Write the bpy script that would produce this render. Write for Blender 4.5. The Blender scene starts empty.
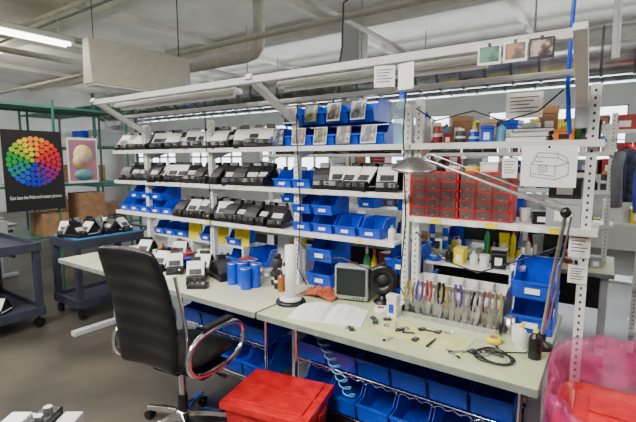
import bpy, math, random
from mathutils import Vector, Matrix, Euler
random.seed(7)
D=bpy.data; COL=bpy.context.scene.collection
rad=math.radians
# ---------------------------------------------------------------- materials
MC={}
def mat(name,col,rough=.5,metal=0,var=.08,scale=12,bump=0,emit=0,alpha=1,trans=0,col2=None,coat=0):
    if name in MC: return MC[name]
    m=D.materials.new(name); m.use_nodes=True; nt=m.node_tree; n=nt.nodes; l=nt.links
    b=n['Principled BSDF']
    tc=n.new('ShaderNodeTexCoord'); no=n.new('ShaderNodeTexNoise'); no.inputs['Scale'].default_value=scale; no.inputs['Detail'].default_value=5
    l.new(tc.outputs['Object'],no.inputs['Vector'])
    cr=n.new('ShaderNodeValToRGB'); e=cr.color_ramp.elements
    c2=col2 or tuple(max(0,c*(1-2*var)) for c in col); c1=col if col2 else tuple(min(1,c*(1+var)) for c in col)
    e[0].position=.35; e[0].color=(*c2,1); e[1].position=.65; e[1].color=(*c1,1)
    l.new(no.outputs['Fac'],cr.inputs['Fac']); l.new(cr.outputs['Color'],b.inputs['Base Color'])
    b.inputs['Roughness'].default_value=rough; b.inputs['Metallic'].default_value=metal
    if coat: b.inputs['Coat Weight'].default_value=coat
    if alpha<1: b.inputs['Alpha'].default_value=alpha
    if trans: b.inputs['Transmission Weight'].default_value=trans
    if emit: b.inputs['Emission Color'].default_value=(*col,1); b.inputs['Emission Strength'].default_value=emit
    if bump:
        bp=n.new('ShaderNodeBump'); bp.inputs['Strength'].default_value=bump; bp.inputs['Distance'].default_value=.01
        l.new(no.outputs['Fac'],bp.inputs['Height']); l.new(bp.outputs['Normal'],b.inputs['Normal'])
    MC[name]=m; return m
BLUE=mat('blue_plastic',(.004,.068,.66),.3,var=.12)
BLUED=mat('blue_plastic_dark',(.004,.03,.30),.4)
RED=mat('red_plastic',(.64,.010,.015),.35,var=.12)
REDD=mat('smoky_drawer',(.13,.085,.08),.25,var=.12,scale=20)
WHITE=mat('white_paint',(.74,.75,.73),.45,var=.03)
FLAP=mat('white_flap',(.86,.86,.83),.4,var=.02)
PAPER=mat('paper',(.9,.9,.88),.8,var=.02)
GREY=mat('grey_paint',(.32,.34,.36),.5,var=.05)
LGREY=mat('light_grey_paint',(.56,.58,.60),.45,var=.04)
BLACK=mat('black_plastic',(.008,.008,.010),.35,var=.2)
DARK=mat('dark_grey',(.04,.04,.045),.5,var=.2)
LEATHER=mat('black_leather',(.007,.007,.009),.28,var=.3,scale=60,bump=.15)
CHROME=mat('chrome',(.88,.88,.9),.12,1,var=.03)
STEEL=mat('brushed_steel',(.6,.6,.62),.3,1,var=.1,scale=40)
GALV=mat('galvanised_duct',(.66,.68,.70),.24,1,var=.16,scale=5)
SEAM=mat('duct_seam',(.25,.26,.27),.35,.9,var=.1)
TOP=mat('worktop_laminate',(.54,.60,.37),.38,var=.09,scale=3)
TOPC=mat('worktop_cream',(.66,.66,.49),.38,var=.06,scale=3)
TOPE=mat('worktop_edge',(.22,.25,.22),.5)
CARD=mat('cardboard',(.32,.18,.085),.8,var=.12)
TAN=mat('tan_card',(.5,.40,.28),.7,var=.1)
YEL=mat('yellow_plastic',(.85,.70,.015),.4)
ORG=mat('orange_plastic',(.8,.22,.03),.4)
GRN=mat('green_paint',(.025,.13,.095),.5)
LGRN=mat('green_plastic',(.05,.4,.12),.4)
PURP=mat('purple_plastic',(.09,.04,.26),.4)
PALE=mat('dull_red_plastic',(.34,.03,.03),.4)
OLIVE=mat('mustard_plastic',(.42,.32,.04),.4)
CYAN=mat('light_blue_plastic',(.12,.42,.62),.35)
CLEAR=mat('clear_blue_plastic',(.45,.72,.92),.12,alpha=.55,coat=.5)
CART=mat('blue_grey_cart',(.03,.036,.06),.5)
SCR=mat('screen_glass',(.008,.014,.013),.5,var=.2,scale=3)
TUBE=mat('lit_tube',(1,.97,.9),.3,emit=9,var=0)
DIFF=mat('cream_housing',(.46,.44,.37),.45,var=.04)
GLASS=mat('daylight_glass',(.87,.93,1),.2,emit=4.0,var=.05,scale=1)
PINK=mat('pink_film',(1,.06,.32),.2,var=.3,scale=26,alpha=.34,bump=1,coat=.8)
BROWN=mat('brown_wood',(.22,.12,.06),.6,col2=(.13,.07,.04),scale=8)
# ---------------------------------------------------------------- mesh builder
class M:
    def __init__(s): s.v=[];s.f=[];s.mi=[];s.sm=[]
    def add(s,vs,fs,mi=0,sm=False):
        o=len(s.v); s.v+= [tuple(p) for p in vs]
        for f in fs: s.f.append(tuple(o+i for i in f)); s.mi.append(mi); s.sm.append(sm)
        return s
    def box(s,c,d,mi=0,rot=None):
        x,y,z=d[0]/2,d[1]/2,d[2]/2; R=Euler(rot).to_matrix() if rot else None
        vs=[]
        for a in(-1,1):
            for b in(-1,1):
                for e in(-1,1):
                    p=Vector((a*x,b*y,e*z)); 
                    if R: p=R@p
                    vs.append(p+Vector(c))
        return s.add(vs,[(0,1,3,2),(4,6,7,5),(0,4,5,1),(2,3,7,6),(0,2,6,4),(1,5,7,3)],mi)
    def bb(s,x0,x1,y0,y1,z0,z1,mi=0): return s.box(((x0+x1)/2,(y0+y1)/2,(z0+z1)/2),(x1-x0,y1-y0,z1-z0),mi)
    def prism(s,poly,ext,mi=0):
        n=len(poly); e=Vector(ext); vs=[Vector(p) for p in poly]+[Vector(p)+e for p in poly]
        fs=[tuple(range(n))[::-1],tuple(range(n,2*n))]+[(i,(i+1)%n,n+(i+1)%n,n+i) for i in range(n)]
        return s.add(vs,fs,mi)
    def cyl(s,p0,p1,r0,r1=None,n=16,mi=0,cap=True):
        p0=Vector(p0);p1=Vector(p1); r1=r0 if r1 is None else r1
        q=(p1-p0).to_track_quat('Z','Y').to_matrix(); A=[];B=[]
        for i in range(n):
            a=2*math.pi*i/n; d=q@Vector((math.cos(a),math.sin(a),0)); A.append(p0+d*r0);B.append(p1+d*r1)
        s.add(A+B,[(i,(i+1)%n,n+(i+1)%n,n+i) for i in range(n)],mi,True)
        if cap:
            s.add(A,[tuple(range(n))[::-1]],mi); s.add(B,[tuple(range(n))],mi)
        return s
    def lathe(s,prof,c=(0,0,0),n=24,mi=0,rot=None,sx=1,sy=1):
        R=Euler(rot).to_matrix() if rot else Matrix.Identity(3); c=Vector(c); vs=[];fs=[]
        k=len(prof)
        for r,z in prof:
            for i in range(n):
                a=2*math.pi*i/n; vs.append(c+R@Vector((r*math.cos(a)*sx,r*math.sin(a)*sy,z)))
        for j in range(k-1):
            for i in range(n): fs.append((j*n+i,j*n+(i+1)%n,(j+1)*n+(i+1)%n,(j+1)*n+i))
        s.add(vs,fs,mi,True)
        for j,fl in((0,1),(k-1,0)):
            if prof[j][0]>1e-4:
                t=vs[j*n:(j+1)*n]; s.add(t,[tuple(range(n))[::-1] if fl else tuple(range(n))],mi)
        return s
    def tube(s,pts,r,n=8,mi=0,closed=False):
        pts=[Vector(p) for p in pts]; k=len(pts); vs=[]; up=Vector((0,0,1)); prev=None
        for j in range(k):
            if closed: t=pts[(j+1)%k]-pts[j-1]
            else: t=pts[min(j+1,k-1)]-pts[max(j-1,0)]
            t.normalize()
            if prev is None:
                a=up if abs(t.z)<.9 else Vector((1,0,0)); u=t.cross(a).normalized()
            else: u=(prev-t*prev.dot(t)).normalized()
            prev=u; w=t.cross(u)
            for i in range(n):
                a=2*math.pi*i/n; vs.append(pts[j]+(u*math.cos(a)+w*math.sin(a))*r)
        fs=[]
        for j in range(k if closed else k-1):
            for i in range(n): 
                j2=(j+1)%k; fs.append((j*n+i,j*n+(i+1)%n,j2*n+(i+1)%n,j2*n+i))
        s.add(vs,fs,mi,True)
        if not closed: s.add(vs[:n],[tuple(range(n))[::-1]],mi); s.add(vs[-n:],[tuple(range(n))],mi)
        return s
    def obj(s,name,mats,parent=None,bevel=0,loc=(0,0,0),rot=(0,0,0),label=None,**kw):
        me=D.meshes.new(name); me.from_pydata(s.v,[],s.f)
        for m in (mats if isinstance(mats,(list,tuple)) else [mats]): me.materials.append(m)
        me.polygons.foreach_set('material_index',s.mi); me.polygons.foreach_set('use_smooth',s.sm); me.update()
        o=D.objects.new(name,me); COL.objects.link(o); o.location=loc; o.rotation_euler=rot
        if parent: o.parent=parent
        if bevel:
            b=o.modifiers.new('bevel','BEVEL'); b.width=bevel; b.segments=2; b.limit_method='ANGLE'; b.angle_limit=rad(50)
        if label: o['label']=label
        for k,v in kw.items(): o[k]=v
        return o
def thing(name,label,category,loc=(0,0,0),rz=0,group=None,sc=1):
    o=D.objects.new(name,None); COL.objects.link(o); o.location=loc; o.rotation_euler=(0,0,rz); o.empty_display_size=.05; o.scale=(sc,sc,sc)
    o['label']=label; o['category']=category
    if group: o['group']=group
    return o
def kids(o): return [k for k in D.objects if k.parent==o]
def dup(root,loc,rz=0,label=None,group=None):
    def rec(o,p):
        c=o.copy(); COL.objects.link(c)
        if p: c.parent=p
        for ch in kids(o): rec(ch,c)
        return c
    c=rec(root,None); c.location=loc; c.rotation_euler=(0,0,rz)
    if label: c['label']=label
    if group: c['group']=group
    return c
def text(body,size,m,parent,loc,rot,name='lettering',ax='LEFT'):
    cu=D.curves.new('tmp','FONT'); cu.body=body; cu.size=size; cu.align_x=ax; cu.extrude=.0005; cu.resolution_u=3
    t=D.objects.new('tmp',cu); COL.objects.link(t); bpy.context.view_layer.update()
    me=D.meshes.new_from_object(t.evaluated_get(bpy.context.evaluated_depsgraph_get())); D.objects.remove(t); me.name=name
    me.materials.clear(); me.materials.append(m)
    o=D.objects.new(name,me); COL.objects.link(o); o.parent=parent; o.location=loc; o.rotation_euler=rot; return o
def struct(o): o['kind']='structure'; return o
def area(loc,sx,sy,e,rot=(0,0,0),col=(1,.96,.90)):
    l=D.lights.new('area','AREA'); l.shape='RECTANGLE'; l.size=sx; l.size_y=sy; l.energy=e; l.color=col
    o=D.objects.new('lamp_and_fill_light',l); COL.objects.link(o); o.location=loc; o.rotation_euler=rot; return o  # shared by fixture lamps, added upward fills and window daylight
# ---------------------------------------------------------------- room
FLOOR=mat('concrete_floor',(.10,.088,.072),.4,col2=(.042,.038,.032),scale=1.3,bump=.05)
CEIL=mat('ceiling_boards',(.80,.76,.67),.8,var=.06,scale=2)
PIPEM=mat('painted_pipe',(.74,.70,.62),.6,var=.05)
WALL=mat('painted_wall',(.70,.70,.67),.8,var=.06,scale=1.5)
CH=4.1; YB=9.5; XL=-16; XR=5; YF=-4
struct(M().bb(XL,XR,YF,YB,-.1,0).obj('floor',FLOOR))
struct(M().bb(XL,XR,YF,YB,CH,CH+.1).obj('ceiling',CEIL))
k=0
for y in (1.0,3.8,6.6):
    struct(M().bb(XL,XR,y-.1,y+.1,CH-.2,CH).obj('trim_%d'%k,CEIL)); k+=1
for x in (-13,-10,-7,-4.2,-1.4,1.4):
    struct(M().bb(x-.05,x+.05,YF,YB,CH-.1,CH).obj('trim_%d'%k,CEIL)); k+=1
wins=[(-15,-12.6),(-11.8,-9.4),(-8.6,-6.2),(-5.4,-3.0),(-2.2,.2),(1,3.4)]
wb=M(); wb.bb(XL,XR,YB,YB+.2,0,1.3); wb.bb(XL,XR,YB,YB+.2,2.65,CH)
e=[XL]+[v for w in wins for v in w]+[XR]
for i in range(0,len(e),2): wb.bb(e[i],e[i+1],YB,YB+.2,1.3,2.65)
struct(wb.obj('wall_back',WALL))
for i,(a,b) in enumerate(wins):
    w=M(); w.bb(a,b,YB+.1,YB+.12,1.3,2.65,1)
    nx=5
    for j in range(nx+1): x=a+(b-a)*j/nx; w.bb(x-.03,x+.03,YB+.04,YB+.09,1.3,2.65,0)
    for j in range(4): z=1.3+1.35*j/3; w.bb(a,b,YB+.04,YB+.09,z-.03,z+.03,0)
    struct(w.obj('window_%d'%(i+1),[LGREY,GLASS]))
struct(M().bb(XL-.2,XL,YF,YB,0,CH).obj('wall_left',WALL))
struct(M().bb(-3.95,-3.6,6.45,6.75,0,CH-.2).obj('trim_%d'%k,WALL)); k+=1
struct(M().bb(1.0,1.35,6.45,6.75,0,CH-.2).obj('trim_%d'%k,WALL)); k+=1
def duct(y,z,r,x0,x1,label,st=.45):
    t=thing('air_duct',label,'duct',(0,y,z))
    M().cyl((x0,0,0),(x1,0,0),r,n=32).obj('duct_tube',GALV,t)
    n=int((x1-x0)/st); first=None
    for i in range(n+1):
        xx=x0+.02+(x1-x0-.04)*i/n
        if first is None: first=M().cyl((-.014,0,0),(.014,0,0),r+.011,n=32).obj('seam_ring',SEAM,t,loc=(xx,0,0))
        else: c=first.copy(); COL.objects.link(c); c.location=(xx,0,0)
    for i in range(0,n+1,8):
        xx=x0+.1+(x1-x0-.3)*i/n; M().bb(xx-.012,xx+.012,-.004,.004,r,CH-z-.02).obj('hanger_strap',STEEL,t)
duct(5.9,2.86,.27,-10.5,3.5,'large spiral galvanised air duct hung below ceiling',.3)
duct(8.0,3.05,.24,-14,3.5,'long silver air duct running near the windows')
def pipe(pts,r,m,label,nm='ceiling_pipe',cat='pipe'):
    M().tube(pts,r,10).obj(nm,m,label=label,category=cat)
pipe([(-15,4.7,3.4),(4,4.7,3.4)],.04,PIPEM,'white painted pipe running below ceiling')
pipe([(-7.2,-2,3.55),(-7.2,8,3.55)],.05,PIPEM,'white sprinkler pipe crossing the ceiling')
pipe([(-15,2.9,3.6),(4,2.9,3.6)],.03,PIPEM,'thin white conduit under ceiling beams')
pipe([(-3.2,-2,3.6),(-3.2,9,3.6)],.035,PIPEM,'thin white conduit crossing ceiling')
pipe([(-9.5,-2,3.7),(-9.5,8.5,3.7)],.06,PIPEM,'thick white pipe crossing the ceiling')
pipe([(-15,8.9,3.4),(4,8.9,3.4)],.06,GREY,'grey pipe running along the window wall')
pipe([(-15,3.3,3.75),(4,3.3,3.75)],.02,GREY,'grey cable conduit running under ceiling')
pipe([(-4.7,5.2,4.1),(-4.7,5.2,3.5),(-4.72,5.2,3.4),(-4.8,5.2,3.33),(-5,5.2,3.3),(-9,5.2,3.3)],.09,PIPEM,'white elbow pipe dropping from ceiling')
pipe([(-1.2,3,4.1),(-1.6,3.4,3.2),(-2.0,3.3,3.0),(-1.95,3.2,2.6),(-2.05,3.2,2.1)],.008,BLACK,'black power cord drooping from ceiling','power_cord','cable')
pipe([(-2.9,3,4.1),(-2.3,3,3.45),(-1.8,3,3.25),(-1.2,3,3.4),(-.9,3,4.1)],.006,BLACK,'black power cord looping below ceiling','power_cord','cable')
pipe([(-.14,2.3,4.1),(-.16,2.28,3.2),(-.18,2.25,2.5),(-.19,2.3,2.0),(-.17,2.33,1.77)],.010,BLUE,'blue air hose hanging beside rack','air_hose','hose')
pipe([(-.03,2.9,4.1),(-.05,2.9,3.3),(-.02,2.9,2.2)],.02,LGREY,'grey conduit dropping behind the rack')
for X in (-1.75,-.98,-2.66):
    pipe([(X,2.3,2.03),(X-.02,2.32,1.8),(X+.01,2.32,1.3),(X-.02,2.32,.9),(X+.03,2.36,.77)],.004,BLACK,'black power cord running down rack post','power_cord','cable')
pipe([(-.9,2.26,1.93),(-.8,2.28,1.86),(-.6,2.28,1.9),(-.45,2.28,1.84),(-.3,2.28,1.88),(-.2,2.27,1.97)],.004,BLACK,'black lamp cord draped along rack','power_cord','cable')
pipe([(-.9,2.31,1.24),(-.75,2.31,1.1),(-.55,2.31,1.05),(-.4,2.31,1.12),(-.15,2.31,1.25)],.004,BLACK,'black cable sagging beneath the shelf','power_cord','cable')
pipe([(-1.75,2.3,1.1),(-1.6,2.31,.98),(-1.4,2.31,1.02),(-1.2,2.31,.97),(-1.0,2.31,1.08)],.004,BLACK,'black cable sagging beneath the shelf','power_cord','cable')
def strip(x,y0,y1,z,label):
    t=thing('fluorescent_light',label,'light fixture',(x,(y0+y1)/2,z)); L=(y1-y0)/2
    M().prism([(-.11,-L,.02),(.11,-L,.02),(.06,-L,.09),(-.06,-L,.09)],(0,2*L,0)).obj('housing',WHITE,t,.004)
    for s in(-.05,.05): M().cyl((s,-L+.03,0),(s,L-.03,0),.018,n=12).obj('tube',TUBE,t)
    for s in(-L*.8,L*.8): M().cyl((0,s,.09),(0,s,CH-z),.004,n=6).obj('hanging_wire',STEEL,t)
strip(-5.4,1.35,2.66,3.0,'lit twin tube fluorescent fixture hanging on wires')
for (x,y) in((-6.5,-1.2),(-1,-1.6),(-2.8,-1.2),(-11,2.5),(2.6,4.2),(2.6,1.5)): strip(x,y,y+1.2,3.3,'added fluorescent fixture hanging out of view')  # unseen fixtures added to light the room
t=thing('hanging_light_box','large cream box light fixture hung on cables','light fixture',(-4.3,2.85,2.4),rad(-3))
M().prism([(-.1,-.58,0),(.1,-.58,0),(.06,-.58,.44),(-.06,-.58,.44)],(0,1.16,0)).obj('housing',DIFF,t,.01)
M().bb(-.09,.09,-.56,.56,-.012,0).obj('diffuser',PAPER,t)
M().cyl((0,-.5,.44),(0,-.5,1.7),.004,n=6).obj('cable',BLACK,t); M().cyl((0,.48,.44),(0,.48,1.7),.006,n=6).obj('cable',BLACK,t)
# ---------------------------------------------------------------- benches
def bench(x0,x1,y0,y1,label,z=.75,tm=None):
    t=thing('workbench',label,'workbench',((x0+x1)/2,(y0+y1)/2,0)); w=(x1-x0)/2;d=(y1-y0)/2
    m=M(); m.bb(-w,w,-d,d,z-.035,z,0); m.bb(-w,w,-d-.003,-d,z-.037,z-.002,1); m.bb(w,w+.003,-d,d,z-.037,z-.002,1)
    m.obj('worktop',[tm or TOP,TOPE],t,.004)
    for s in(-1,1):
        X=s*(w-.06)
        m=M(); m.bb(X-.03,X+.03,d-.52,d-.2,.04,z-.04); m.bb(X-.035,X+.035,-d+.05,d-.03,0.0,.05); m.bb(X-.03,X+.03,-d+.1,d-.03,z-.08,z-.036)
        m.obj('leg',LGREY,t,.006)
    M().bb(-w+.09,w-.09,d-.06,d-.03,z-.5,z-.05).obj('back_panel',DARK,t,.003)
    return t
bench(-4.12,-1.69,1.79,2.78,'long cream workbench with light grey panel legs',tm=TOPC)
bench(-1.67,-.18,1.79,2.78,'pale green topped workbench crowded with repair tools')
bench(-4.1,.08,4.0,4.75,'long pale workbench behind the shelving rack')
PH=mat('slot_shadow',(.2,.2,.21),.6)
def post(m,x,y,z0,z1,w=.042):
    m.bb(x-w/2,x+w/2,y-.02,y+.02,z0,z1,0)
    z=z0+.04
    while z<z1-.03:
        m.bb(x-.005,x+.005,y-.0208,y-.02,z,z+.013,1); z+=.035
def rack(x0,x1,y0,y1,posts,shelves,ztop,label,zb=.75,extra=()):
    t=thing('shelving_rack',label,'shelf',((x0+x1)/2,y0,zb)); ox=(x0+x1)/2
    for px in posts:
        m=M(); post(m,px-ox,.06,-zb if px in extra else 0,ztop-zb); m.obj('upright_post',[WHITE,DARK if px in extra else PH],t)
    for z,a,b in shelves:
        m=M(); a-=ox;b-=ox
        m.bb(a,b,.0,y1-y0,z-zb-.02,z-zb); m.bb(a,b,-.008,0,z-zb-.03,z-zb+.004)
        m.obj('shelf_board',WHITE,t,.002)
        for px in posts:
            if a-.05<=px-ox<=b+.05:
                m=M(); X=px-ox
                m.prism([(X-.012,.08,z-zb-.02),(X-.012,y1-y0-.02,z-zb-.02),(X-.012,.08,z-zb-.09)],(.006,0,0)); m.obj('bracket',WHITE,t)
    return t
rack(-4.08,-.97,2.35,2.68,[-3.61,-2.72,-1.83,-1.0],[(1.74,-4.08,-.97),(1.45,-4.08,-.97),(1.15,-4.08,-1.05)],1.97,'white steel shelving rack filled with cameras and bins')
rack(-.96,-.03,2.35,2.68,[-.935,-.08],[(1.74,-.96,-.03),(1.32,-.96,-.03)],2.0,'white steel shelving rack holding red drawer cabinet',extra=(-.08,))
rack(-4.0,.05,4.45,4.78,[-3.9,-2.9,-1.9,-.9,.0],[(1.72,-4,.05),(1.38,-4,.05),(1.08,-4,.05)],2.05,'white steel shelving rack further back')
rack(.22,1.5,4.35,4.75,[.24,1.48],[(1.72,.22,1.5),(1.35,.22,1.5),(.98,.22,1.5),(.6,.22,1.5),(.2,.22,1.5)],2.1,'tall white shelving rack packed with coloured stock',zb=0)
rack(-3.3,.9,5.3,5.6,[-3.2,-1.9,-.6,.8],[(1.95,-3.3,.9),(1.5,-3.3,.9),(1.0,-3.3,.9),(.4,-3.3,.9)],2.15,'tall white shelving rack near the windows',zb=0)
# overhead frame
t=thing('overhead_frame','white steel frame with rails above the benches','frame',(-1.9,2.0,1.95))
def L(p): return (p[0]+1.9,p[1]-2.0,p[2]-1.95)
for y,z,x0,x1,w in((1.95,2.13,-3.62,-.15,.04),(2.2,2.03,-3.62,-.12,.025)):
    m=M(); a=L((x0,y,z)); b=L((x1,y,z)); m.bb(a[0],b[0],a[1]-w/2,a[1]+w/2,a[2]-w/2,a[2]+w/2); m.obj('rail',LGREY,t,.003)
for x in(-3.61,-1.83,-.13):
    m=M(); p=Vector(L((x,2.41,1.9))); q=Vector(L((x,1.92,2.15)))
    d=q-p; m.box((p+q)/2,(.05,d.length,.035),rot=(math.atan2(d.z,d.y),0,0)); m.obj('support_arm',WHITE,t,.004)
    M().bb(p.x-.03,p.x+.03,p.y-.03,p.y+.03,p.z-.1,p.z+.06).obj('arm_clamp',LGREY,t,.004)
def ohlight(x0,x1,label):
    t=thing('task_light_bar',label,'light fixture',((x0+x1)/2,2.06,2.085)); w=(x1-x0)/2
    M().prism([(-w,-.045,0),(-w,.045,0),(-w,.03,.035),(-w,-.03,.035)],(2*w,0,0)).obj('housing',WHITE,t,.004)
    M().cyl((-w+.04,0,-.012),(w-.04,0,-.012),.012,n=10).obj('tube',PAPER,t)
ohlight(-3.45,-2.05,'white unlit light bar under overhead rail')
ohlight(-1.7,-.45,'white unlit light bar under overhead rail')
# ---------------------------------------------------------------- reusable things
def make_camera(loc,rz,front=FLAP,rear=BLACK,arch=None,label='open folding instant camera, black and white',group='instant cameras on shelves'):
    t=thing('instant_camera',label,'camera',loc,rz,group,sc=1.22)
    M().bb(-.09,.09,-.052,.052,0,.022,0).bb(-.088,.05,-.05,.05,.022,.026,1).obj('base',[BLACK,front if front is FLAP else DARK],t,.004)
    M().prism([(-.08,-.044,.026),(.05,-.044,.026),(.045,-.044,.04),(-.012,-.044,.104),(-.024,-.044,.1)],(0,.088,0)).obj('bellows',BLACK,t)
    if not arch:
        M().box((.026,0,.084),(.105,.104,.008),rot=(0,rad(50),0)).obj('front_cover',front,t,.002)
        M().box((.046,0,.0705),(.035,.07,.003),rot=(0,rad(50),0)).obj('front_inset',DARK if front is FLAP else LGREY,t)
        M().box((-.062,0,.07),(.1,.104,.008),rot=(0,rad(-58),0)).obj('rear_cover',rear,t,.002)
    else:
        arc=[(-.092,.03),(-.084,.06),(-.064,.09),(-.036,.112),(-.004,.118),(.03,.104),(.058,.078),(.072,.052)]
        m=M(); n=len(arc); vs=[]
        for y in(-.052,.052):
            for x,z in arc: vs.append((x,y,z))
        for y in(-.052,.052):
            for x,z in arc: vs.append((x*.93,y,z-.009 if z>.04 else z))
        fs=[(i,i+1,n+i+1,n+i) for i in range(n-1)]+[(2*n+i,3*n+i,3*n+i+1,2*n+i+1) for i in range(n-1)]+[(i,2*n+i,2*n+i+1,i+1) for i in range(n-1)]+[(n+i,n+i+1,3*n+i+1,3*n+i) for i in range(n-1)]+[(0,n,3*n,2*n),(n-1,3*n-1,4*n-1,2*n-1)]
        m.add(vs,fs); m.obj('arched_cover',arch,t)
    M().prism([(.05,-.05,.022),(.095,-.05,.022),(.087,-.05,.05),(.056,-.05,.054)],(0,.1,0)).obj('shutter_housing',BLACK,t,.003)
    M().cyl((.082,.0,.038),(.1,0,.036),.012,n=14).cyl((.082,.03,.038),(.097,.03,.036),.007,n=10,mi=1).obj('lens',[DARK,CHROME],t)
    M().prism([(-.048,-.028,.108),(-.004,-.028,.114),(-.014,-.028,.146),(-.044,-.028,.144)],(0,.056,0)).obj('viewfinder_hood',BLACK,t,.003)
    return t
def make_bin(w,d,h,m=BLUE,label='cobalt blue plastic stacking bin',loc=(0,0,0),rz=0,group=None,card=True):
    t=thing('stacking_bin',label,'bin',loc,rz,group); W=w/2; d2=d/2; k=.005
    prof=[(-d2+.02,0),(-d2,h*.5),(-d2+d*.22,h*.55),(-d2+d*.38,h),(d2,h),(d2-.008,0)]
    b=M()
    for s in(-W,W-k): b.prism([(s,y,z) for y,z in prof],(k,0,0))
    b.bb(-W,W,-d2+.02,d2-.01,0,k); b.bb(-W,W,d2-k-.004,d2-.0,0,h)
    b.prism([(-W,-d2+.02,0),(-W,-d2+.02+k,0),(-W,-d2+k,h*.5),(-W,-d2,h*.5)],(w,0,0))
    b.bb(-W-.004,W+.004,-d2-.006,-d2+.004,h*.46,h*.54)
    b.bb(-W-.004,-W+k,-d2+d*.38,d2,h-.012,h); b.bb(W-k,W+.004,-d2+d*.38,d2,h-.012,h); b.bb(-W,W,d2-.006,d2+.003,h-.012,h)
    b.obj('tray',m,t)
    if card: M().box((0,-d2+.004,h*.26),(w*.35,.003,h*.16),rot=(rad(-8),0,0)).obj('label_card',PAPER,t)
    return t
def carton(loc,s,rz=0,m=CARD,label='brown cardboard carton with taped flaps',name='cardboard_box',cat='box'):
    t=thing(name,label,cat,loc,rz); x,y,z=s
    M().bb(-x/2,x/2,-y/2,y/2,0,z-.004).obj('body',m,t,.003)
    g=.002
    M().bb(-x/2,x/2,-y/2,-g,z-.004,z).obj('flap',m,t); M().bb(-x/2,x/2,g,y/2,z-.004,z).obj('flap',m,t)
    M().bb(-x*.5-.001,x*.5+.001,-.02,.02,z,z+.001).obj('tape',LGREY,t)
    return t
def can(loc,r,h,mb=BLUE,mc=WHITE,label='blue aerosol can with white cap',name='spray_can',cat='can'):
    t=thing(name,label,cat,loc,random.random()*3)
    M().lathe([(r*.9,0),(r,.006),(r,h*.78),(r*.96,h*.8),(r*.7,h*.84)],n=18).obj('body',mb,t)
    M().lathe([(r*.72,h*.82),(r*.72,h*.95),(r*.6,h),(0.0001,h)],n=18).obj('cap',mc,t)
    M().lathe([(r+.0006,h*.35),(r+.0006,h*.5)],n=18).obj('wrap_label',WHITE if mb!=WHITE else BLUE,t)
    return t
def tin(loc,r,h,mb=BLUE,label='plain blue tin with flat metal lid'):
    t=thing('tin_can',label,'can',loc,random.random()*3,'blue tins on the bench')
    M().lathe([(r*.97,0),(r,.004),(r,h-.006),(r*.97,h-.003)],n=22).obj('body',mb,t)
    M().lathe([(r*.99,h-.005),(r*.99,h),(r*.9,h),(r*.88,h-.004),(.0001,h-.004)],n=22).obj('lid',STEEL,t)
    return t
def bottle(loc,r,h,mb=WHITE,mc=BLACK,label='small plastic bottle with black cap'):
    t=thing('bottle',label,'bottle',loc)
    M().lathe([(r*.92,0),(r,.005),(r,h*.62),(r*.85,h*.7),(r*.35,h*.78),(r*.35,h*.84)],n=16).obj('body',mb,t)
    M().lathe([(r*.42,h*.82),(r*.42,h*.92),(r*.15,h*.94),(r*.1,h)],n=12).obj('cap',mc,t)
    return t
def jarcup(loc,r,h,m,label):
    return M().lathe([(r*.85,0),(r,h),(r*.94,h),(r*.8,.006),(0.0001,.006)],n=20).obj('cup',m,loc=loc,label=label,category='cup')
def box_plain(loc,s,m,name,label,cat,rz=0,strip=PAPER):
    t=thing(name,label,cat,loc,rz); x,y,z=s
    M().bb(-x/2,x/2,-y/2,y/2,0,z*.8).obj('body',m,t,.003)
    M().bb(-x/2-.003,x/2+.003,-y/2-.003,y/2+.003,z*.8+.0005,z).obj('lid',m,t,.003)
    M().bb(-x*.25,x*.25,-y/2-.001,-y/2,z*.2,z*.6).obj('label_patch',strip,t)
    return t
def tape_roll(loc,r,m,label):
    t=thing('tape_roll',label,'tape',loc,random.random()*3)
    M().lathe([(r*.55,0),(r,0),(r,.03),(r*.55,.03),(r*.55,0)],n=24).obj('tape_band',m,t); M().lathe([(r*.5,0),(r*.55,0),(r*.55,.03),(r*.5,.03),(r*.5,0)],n=24).obj('core',CARD,t)
def pic_mat(name,a,b,c,scale=2.5):
    if name in MC: return MC[name]
    m=mat(name,a,.35,scale=scale,col2=b); cr=[n for n in m.node_tree.nodes if n.type=='VALTORGB'][0]
    cr.color_ramp.elements[0].position=.42; cr.color_ramp.elements[1].position=.58
    e=cr.color_ramp.elements.new(.5); e.color=(*c,1); return m
PICS=[pic_mat('print_a',(.4,.35,.3),(.01,.02,.05),(.03,.06,.12),22),pic_mat('print_b',(.35,.15,.06),(.012,.01,.01),(.08,.025,.02),20),pic_mat('print_c',(.2,.3,.12),(.01,.03,.015),(.09,.08,.03),24),pic_mat('print_d',(.45,.4,.35),(.015,.01,.01),(.1,.05,.04),20)]
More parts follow.
